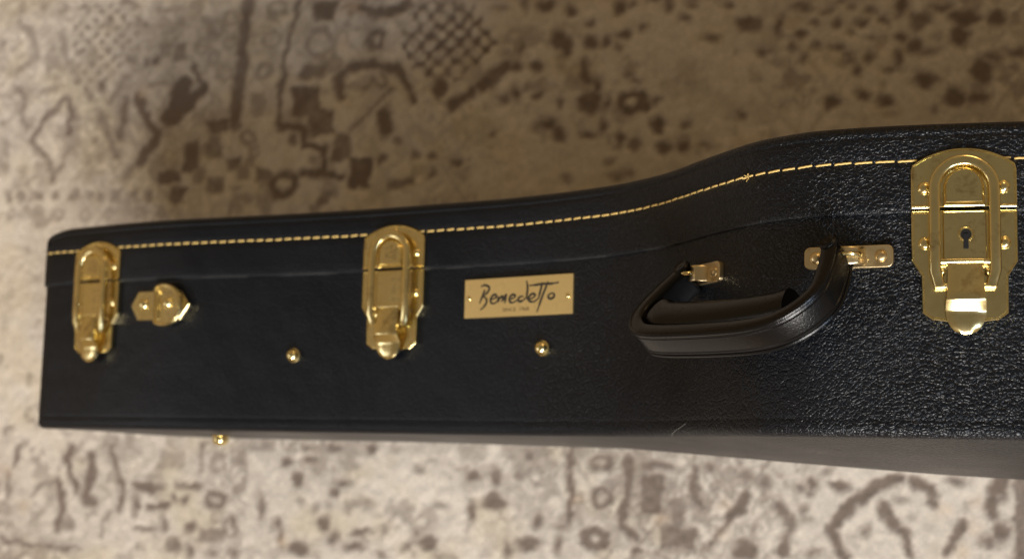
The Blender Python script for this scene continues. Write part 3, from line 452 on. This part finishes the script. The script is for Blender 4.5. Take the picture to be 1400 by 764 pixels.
# ---- stitching: one raised thread piece per stitch, following the lid
def arclen_top():
    T_ = np.vstack([XZ[-2:], XZ[:len(U)*10]]); d = np.r_[0, np.cumsum(np.linalg.norm(np.diff(T_,axis=0),axis=1))]; return T_, d
T_, dl = arclen_top()
def at_len(s): return np.array([np.interp(s, dl, T_[:,0]), np.interp(s, dl, T_[:,1])])
smax = float(np.interp(190, T_[:,0], dl)); s = 1.0; holes = []
stitch_meshes = {}
while s < smax:
    X = at_len(s)[0]
    ln = float(np.interp(X, [-480,-60,20,80], [4.5,4.8,7.6,8.2])); gap = float(np.interp(X, [-480,-60,20,80], [2.1,1.6,1.3,1.2]))
    rad = float(np.interp(X, [-480,0], [.64,.54]))
    a, b_ = at_len(s), at_len(s+ln); mid = at_len(s+ln/2); t = Vector((b_[0]-a[0],0,b_[1]-a[1])).normalized(); nn = Vector((-t.z,0,t.x))
    key = round(ln*2)/2
    if key not in stitch_meshes:
        pth = [(x*key/2, .06*math.sin(x*9), .34*(1-abs(x)**4)-.30) for x in np.linspace(-1,1,9)]
        me = recalc(mesh('stitch', *tube(pth, .42, .34, closed=False, sec=6)))
        stitch_meshes[key] = me
    me = stitch_meshes[key]
    p = Vector((mid[0],0,mid[1]))+nn*1.6; p *= MM; p.y = (YB+114+random.uniform(-.12,.12))*MM
    Mx = Matrix(((t.x,0,nn.x,p.x),(0,1,0,p.y),(t.z,0,nn.z,p.z),(0,0,0,1))) @ Matrix.Rotation(math.radians(random.uniform(-1.8,1.8)+2),4,'Z') @ Matrix.Diagonal((1,rad/.5,1,1))
    o = link('stitch', me, M_thread, lid, Mx)
    holes.append(Mx)
    s += ln+gap
# frayed knot in the thread
kn = []
for q in range(9):
    a = random.uniform(0,6.28); l = random.uniform(1.1,2.6)
    pth = [(l*t_*math.cos(a)+random.uniform(-.2,.2), l*t_*math.sin(a)*.8+random.uniform(-.2,.2), .5+1.6*t_*random.uniform(.3,1)) for t_ in (0,.33,.66,1)]
    kn.append(tube(pth, .2, .2, closed=False, sec=5))
part('thread_knot', bmjoin(kn), M_thread, lid, frame(-36, 113.4, 1.6), label='frayed knot in the golden stitching')

# ---- latches
def arc_pts(cx, cy, r, a0, a1, k=10, ry=None):
    ry = ry or r; return [(cx+r*math.cos(math.radians(a)), cy+ry*math.sin(math.radians(a))) for a in np.linspace(a0,a1,k)]
def strip(stations, thick, across=7, edge=.8):
    """lever: stations (y, half width, z) ; rounded side edges; closed thickness"""
    vs, fs = [], []; ns = len(stations)
    for y, hw, z in stations:
        for k in range(across):
            q = -1+2*k/(across-1); vs.append((q*hw*MM, y*MM, (z-edge*abs(q)**6)*MM))
    m0 = len(vs)
    for y, hw, z in stations:
        for k in range(across):
            q = -1+2*k/(across-1); vs.append((q*hw*MM, y*MM, (z-thick-edge*abs(q)**6)*MM))
    for i in range(ns-1):
        for k in range(across-1):
            a = i*across+k; fs.append((a,a+1,a+across+1,a+across)); a += m0; fs.append((a,a+across,a+across+1,a+1))
        for k in (0,across-1):
            a = i*across+k; fs.append((a,a+across,a+across+m0,a+m0))
    for i in (0,ns-1):
        for k in range(across-1): a = i*across+k; fs.append((a,a+1,a+1+m0,a+m0))
    return vs, fs
def latch(X, keyed, label, turn=0, f=1.0):
    # local y is measured from the lid seam
    Fm = frame(X, 92.3, 1.9, spread=17) @ Matrix.Rotation(math.radians(turn),4,'Z') @ Matrix.Scale(f,4)
    hw = 20.6
    tp = [(-hw,1.5),(hw,1.5),(hw,18.5)]+arc_pts(0,18.5-33,hw/math.sin(math.radians(38)),52,128,13)[0:0]
    # arched top: circle through the shoulders
    R_ = 33.5; cy = 26-R_; a = math.degrees(math.asin(20/R_))
    tp = [(-hw,1.7),(hw,1.7),(hw,16.9)]+arc_pts(0,cy,R_,90-a,90+a,15)+[(-hw,16.9)]
    bpz = [(-hw,.2),(-hw,-20.5),(-16.9,-26.5),(-16.7,-41.5),(-12,-45.0)]+arc_pts(0,-45.6+60,60,258.5,281.5,5)+[(12,-45.0),(16.7,-41.5),(16.9,-26.5),(hw,-20.5),(hw,.2)]
    root = part('latch', plate_mesh('latch', bpz, -1.6, 1.0, .5, 1.1), M_brass, case, Fm, label=label, auto=15)
    # inner raised bead following the plate
    inn = offset_poly(ccw(bpz), 2.0)
    part('catch_plate', plate_mesh('catch_plate', tp, -1.6, 1.1, .5, 1.1), M_brass, root, Fm, auto=15)
    # embossed tongue the loop hooks over, with rolled lower lip
    tg = [(-8,2.2),(8,2.2),(8,9)]+arc_pts(0,9,8,10,170,12,8.6)+[(-8,9)]
    vs, fs = plate_mesh('tongue', tg, .9, 4.8, 2.2)
    part('tongue', (vs,fs), M_brass, root, Fm, auto=40)
    part('tongue_lip', tube([(-7.6,2.0,3.9),(0,1.9,4.2),(7.6,2.0,3.9)], .8, .8, closed=False, sec=10), M_brass, root, Fm)
    for x0,x1 in ((-20.2,-13.5),(13.5,20.2)): part('seam_lip', tube([(x0,1.9,.9),(x1,1.9,.9)], .75, .75, closed=False, sec=10), M_brass, root, Fm)
    # hinge box under the lever
    bx = [(-8.4,-.6),(8.4,-.6),(8.4,-20.5),(-8.4,-20.5)]
    part('lock_box', plate_mesh('lock_box', bx, .8, 4.4, .8), M_brass, root, Fm, auto=30)
    # loop: flat brass bail
    def Z(y): return 5.6-.9*max(0,(y-2)/18)
    path = [(-11.6,-25),(-11.6,-14),(-11.6,-4),(-11.6,6)]+[(11.0*math.cos(math.radians(a_))*1.055, 8.6+11.8*math.sin(math.radians(a_))) for a_ in np.linspace(172,8,17)]+[(11.6,6),(11.6,-4),(11.6,-14),(11.6,-25),(10.6,-28.5),(10.0,-31)]
    path = [(-10.0,-31),(-10.6,-28.5)]+path
    lp = tube([(x,y,Z(y) if y > -26 else Z(y)-.9) for x,y in path], 2.2, 1.15, closed=False, sec=14, sq=3.2)
    part('loop', lp, M_brass, root, Fm, auto=50)
    # pivot bar with knuckles
    part('pivot', bmjoin([tube([(-11.5,-31,3.8),(11.5,-31,3.8)], 1.1,1.1,closed=False,sec=10)]+[tube([(x,-31.5,3.6),(x,-28.6,3.6)], 1.7,1.5,closed=False,sec=10,sq=3) for x in (-10.6,10.6)]), M_brass, root, Fm)
    # ears holding the lever
    part('lever_hinge', bmjoin([tube([(x-1.1,-21.2,4.6),(x+1.1,-21.2,4.6)], 1.2,1.2,closed=False,sec=10) for x in (-8.3,8.3)]+[tube([(-7,-20.9,4.9),(7,-20.9,4.9)], .9,.7,closed=False,sec=10)]+[dome(x,-25.2,3.2,1.3,1.4) for x in (-8.8,8.8)]), M_brass, root, Fm)
    st = [(-21.4,6.2,4.6),(-22,6.7,5.3),(-24,6.8,5.8),(-28,6.9,6.4),(-33,7.2,7.5),(-36.2,7.5,8.2),(-36.9,7.6,8.1),(-37.6,7.7,7.6),(-40.8,7.8,5.2),(-41.6,7.75,4.9),(-43,7.6,4.85),(-45.5,7.0,4.8),(-47.5,5.9,4.6),(-49.2,4.3,4.2),(-50.2,2.5,3.8),(-50.5,1.0,3.6)]
    part('lever', strip(st, 1.3), M_brass, root, Fm, auto=28)
    riv = [(-15.3,9.6),(15.3,9.6),(-15.3,-13.2),(15.3,-13.2)]
    if not keyed: riv.append((0,22.6))
    for x,y in riv: part('rivet', dome(x,y,.9,2.7 if keyed else 2.4,1.7), M_brass, root, Fm)
    if keyed:
        part('lock_cylinder', lathe([(3.0,0),(2.95,.8),(2.6,1.15),(2.1,1.1),(1.9,.2),(.2,.15)], (.4,-10.2,4.4)), M_brass, root, Fm, auto=30)
        part('keyhole', bmjoin([lathe([(1.95,0),(1.9,.2),(.1,.22)], (.4,-10.2,4.95),20), plate_mesh('k', [(-.55,-16.0),(1.35,-16.0),(1.35,-10),(-.55,-10)], 4.2, 5.62, .05)]), M_dark, root, Fm)
    return root
latch(-457, False, 'plain brass latch nearest the narrow head end')
latch(-245, False, 'plain brass latch beside the name plate')
latch(50.7, True, 'keyed brass latch with a keyhole beside the handle')

# ---- small turn clasp beside the first latch
Fc = frame(-404.5, 76, 1.5, spread=18)
hexa = [(-22.5,0),(-17,-8.8),(15.5,-8.8),(22.5,0),(15.5,8.8),(-17,8.8)]
cl = part('clasp', plate_mesh('clasp', hexa, -1.2, 1.1, .45), M_brass, case, Fc, auto=15, label='small brass clasp with a D shaped keeper')
dsh = [(-9.6,-10.2),(-8.2,-12)]+arc_pts(-2,0,13.8,-98,98,21,13.2)+[(-8.2,12),(-9.6,10.2)]
part('keeper', plate_mesh('keeper', dsh, 1.0, 3.9, 1.1), M_brass, cl, Fc @ Matrix.Translation((7*MM,0,0)), auto=30)
dd = offset_poly(ccw(dsh), 2.3)
part('keeper_rim', tube([(x,y,4.0) for x,y in dd], 1.0, 1.0, sec=8), M_brass, cl, Fc @ Matrix.Translation((7*MM,0,0)))
part('keeper_bar', bmjoin([tube([(-5.2,-8.6,4.1),(-5.2,8.6,4.1)], .8,.8,closed=False,sec=8)]), M_brass, cl, Fc @ Matrix.Translation((7*MM,0,0)))
part('rivet', dome(-12.5,1,1.0,3.6,2.6), M_brass, cl, Fc)
part('rivet', dome(8.5,1,3.8,3.4,2.6), M_brass, cl, Fc)

# ---- brass feet: two on the side, one on the back
def foot(Fm, label, r=3.7, h=5.2):
    pr = [(r*1.1,0),(r*1.12,.8),(r*.9,1.2),(r*.9,h*.45)]+[(r*.98*math.cos(t), h*.45+h*.55*math.sin(t)) for t in [k*math.pi/2/8 for k in range(0,8)]]+[(.1,h)]
    part('foot_stud', lathe(pr, (0,0,0)), M_brass, case, Fm, label=label, auto=40)
foot(frame(-310.5, 44.8, 0), 'brass stud between the two plain latches')
foot(frame(-152, 46.4, 0), 'brass stud below the name plate')
p, t, nn = on_top(-366)
o = (p-nn*12)*MM; o.y = (YB-2.0)*MM
foot(Matrix(((0,1,0,o.x),(0,0,-1,o.y),(-1,0,0,o.z),(0,0,0,1))), 'brass stud on the back panel', 5.2, 6.6)

# ---- name plate with handwritten name
Fn = frame(-166.5, 74.6, .9, spread=30)
PW, PH = 71.0, 21.2
pn = part('name_plate', plate_mesh('np', [(-PW/2,-PH/2),(PW/2,-PH/2),(PW/2,PH/2),(-PW/2,PH/2)], -1.6, .55, .18), M_name, case, Fn, auto=15)
def pm(x, y):
    u = (x-60)/1215; t_ = 130-70*u; b_ = 575-60*u
    return ((u-.5)*PW, (.5-(y-t_)/(b_-t_))*PH, .6)
strokes = [[(296,238),(280,285),(262,335),(238,402)],[(250,208),(275,192),(312,192),(345,215),(338,255),(300,300),(276,322)],[(276,322),(312,345),(318,385),(295,430),(248,476)],
 [(368,352),(405,345),(432,320),(415,298),(384,315),(364,350),(372,392),(405,402),(440,378)],[(440,378),(456,322),(446,382),(470,340),(498,318),(500,345),(494,382)],[(546,290),(538,330),(527,400)],[(494,382),(520,330),(546,290)],
 [(580,350),(620,342),(644,315),(620,298),(592,318),(578,355),(592,388),(625,390),(668,362)],[(738,322),(705,322),(680,350),(690,378),(725,370),(765,335)],[(766,140),(778,190),(780,250),(774,320),(786,366)],
 [(798,352),(845,335),(866,305),(840,290),(808,312),(794,350),(812,378),(855,380),(895,350)],[(944,160),(932,220),(918,280),(902,352)],[(1004,150),(985,210),(955,290),(920,400),(890,496)],
 [(800,196),(870,190),(950,178),(1040,176),(1122,162)],[(1052,284),(1018,300),(1012,335),(1040,348),(1072,325),(1072,292),(1046,284)]]
parts_ = []
for st_ in strokes:
    q = catmull([pm(*a_) for a_ in st_], 6); L0 = len(q)
    parts_.append(tube([tuple(v) for v in q], .46, .07, closed=False, sec=6))
    parts_.append(tube([tuple(v) for v in q[L0//5:-max(1,L0//5)]], .68, .09, closed=False, sec=6))
part('signature', bmjoin(parts_), M_ink, pn, Fn)
fc = bpy.data.curves.new('small_print','FONT'); fc.body = 'SINCE  1968'; fc.size = 2.9*MM; fc.align_x = 'CENTER'; fc.align_y = 'CENTER'; fc.extrude = .00003
to = bpy.data.objects.new('tmp', fc); C.objects.link(to); bpy.context.view_layer.update()
me = bpy.data.meshes.new_from_object(to.evaluated_get(bpy.context.evaluated_depsgraph_get())); bpy.data.objects.remove(to)
a_ = pm(652, 470)
link('small_print', me, M_ink2, pn, Fn @ Matrix.Translation((a_[0]*MM, a_[1]*MM, .0006)) @ Matrix.Scale(1.15,4,(1,0,0)), smooth=False)
for x_,y_ in ((112,345),(1222,315)):
    a_ = pm(x_, y_); part('rivet', dome(a_[0],a_[1],.5,1.35,.9), M_brass, pn, Fn)

# ---- handle
Yh = 75.
Lp, Lt, Ln = on_top(-61.8); Rp, Rt, Rn = on_top(2.5)
Lp = Lp.copy(); Rp = Rp.copy(); Lp.y = Rp.y = YB+Yh
tt = (Rp-Lp).normalized(); nn = Vector((-tt.z,0,tt.x)); Dm = (Rp-Lp).length
I4 = Matrix.Identity(4)
handle = bpy.data.objects.new('handle', None); C.objects.link(handle); WORLD['handle'] = Matrix.Translation((Lp+Rp)/2*MM)
handle.parent = case; handle.matrix_local = rootM.inverted() @ WORLD['handle']
def in_obj(vf, Mo):
    inv = Mo.inverted(); return [tuple(inv @ Vector(v)) for v in vf[0]], vf[1]
Mh = WORLD['handle']
def hpart(name, vf, m, **k): return part(name, in_obj(vf, Mh), m, handle, Mh, **k)
yv = Vector((0,-1,0)); g = (nn*28+yv*34).normalized(); sN = tt.cross(g).normalized()
if sN.dot(nn) < 0: sN = -sN
a0 = Lp+nn*5+yv*2; a1 = Rp+nn*7
c0 = Lp+nn*28+yv*29-tt*8; c1_ = Rp+nn*28+yv*29.5+tt*3
ctrl = [a0-tt*1, a0*.62+c0*.38-tt*4, a0*.25+c0*.75-tt*4.5, c0+tt*2+g*.5, c0+tt*14+g*5, (c0+c1_)/2+g*6.5, c1_-tt*20+g*5.5, c1_-tt*5+g*.5, a1*.28+c1_*.72+tt*5.5, a1*.62+c1_*.38+tt*6, a1+tt*3]
path = catmull([tuple(v) for v in ctrl], 8)
up = tuple(sN)
hpart('strap', tube([tuple(v) for v in path], 3.7, 7.4, closed=False, sec=24, up=up, sq=5), M_handle, auto=0)
P3 = [Vector(v) for v in path]
def off(dg, ds, i0=0, i1=None):
    out = []
    for i in range(len(P3))[i0:i1]:
        a = P3[max(0,i-1)]; b = P3[min(len(P3)-1,i+1)]; t_ = (b-a).normalized(); o_ = t_.cross(sN).normalized()
        if o_.dot(P3[i]-(Lp+Rp)/2) < 0: o_ = -o_
        out.append(tuple(P3[i]+o_*dg+sN*ds))
    return out
for ds in (-6.4, 6.4): hpart('piping', tube(off(3.2, ds), .95, .95, closed=False, sec=8), M_handle)
for ds in (-4.2, 4.2): hpart('edge_welt', tube(off(3.6, ds, 2, -2), .45, .3, closed=False, sec=6), M_handle)
# padded grip inside the lower run
b0 = c0+tt*9-g*7.5; b1 = c1_-tt*9-g*7.5
gp = catmull([tuple(b0-tt*1-g*1.5), tuple(b0+tt*8+g*1.5), tuple((b0+b1)/2+g*3.2), tuple(b1-tt*10+g*1.6), tuple(b1-g*.5)], 8)
hpart('grip', tube([tuple(v) for v in gp], 8.4, 8.2, closed=False, sec=24, up=up, sq=2.6), M_handle, auto=50)
for e_, (pp, dr) in enumerate(((a0,-1),(a1,1))):
    q = pp+sN*6.4+(-tt*1.5 if e_ == 0 else tt*3.2)
    ex = Matrix.Translation(q*MM) @ sN.to_track_quat('Z','Y').to_matrix().to_4x4()
    vf = lathe([(4.2,0),(4.1,1.1),(3.2,1.9),(2.6,1.5),(1.2,1.6),(.1,1.8)], (0,0,0))
    hpart('end_button', ([tuple(ex @ Vector(v)) for v in vf[0]], vf[1]), M_handle, auto=40)
for X_, lab in ((-60.5,None),(5.2,None)):
    Fm = frame(X_, Yh-.5, 1.0)
    hw, hh = 18.4, 4.7
    rp = []
    for cx_, cy_, a_ in ((hw-2.5,hh-2.5,0),(-hw+2.5,hh-2.5,90),(-hw+2.5,-hh+2.5,180),(hw-2.5,-hh+2.5,270)): rp += arc_pts(cx_,cy_,2.5,a_,a_+90,5)
    mp_ = part('mount_plate', plate_mesh('mp', rp, -1.4, .9, .6), M_rose, handle, Fm, auto=15)
    part('mount_bridge', tube([(x,0,z) for x,z in ((-8.2,.2),(-7.4,2.6),(-5,4.9),(0,6.0),(5,4.9),(7.4,2.6),(8.2,.2))], 4.2, .8, closed=False, sec=14, up=(0,1,0), sq=2.0) if 0 else tube([(x,0,z) for x,z in ((-6.6,.2),(-6.2,2.8),(-4.6,5.4),(0,6.8),(4.6,5.4),(6.2,2.8),(6.6,.2))], .7, 3.7, closed=False, sec=14, up=(0,1,0), sq=5), M_rose, mp_, Fm, auto=40)
    part('ring', tube([(5.2*math.cos(a_)+(-2 if X_ < 0 else 1), 0, 6.6+4.4*math.sin(a_)) for a_ in [k_*math.pi/10 for k_ in range(20)]], 1.0, 1.0, up=(0,1,0), sec=10), M_brass, mp_, Fm)
    for x_ in (-13.4,13.4): part('rivet', dome(x_,0,.7,2.6,1.7), M_rose, mp_, Fm)

# ---- a pale hair caught on the lower edge
hr = catmull([(-75.5,YB+.3,1.2),(-74,YB+2.6,1.2),(-71,YB+4.4,.9),(-68.6,YB+6.3,.5)], 6)
pp = []
for x_,y_,l_ in hr:
    q, _, n_ = on_top(x_); v = q+n_*(l_-(.0 if y_ > YB+5 else -.2)); pp.append((v.x, y_, v.z))
part('loose_fibre', tube(pp, .055, .055, closed=False, sec=6), plain('pale_fibre', (.22,.21,.19), .7), case, I4, label='pale hair stuck to the lower edge')
print('objects', len(bpy.data.objects), 'tris', sum(len(o.data.polygons)*2 for o in bpy.data.objects if o.type == 'MESH'))
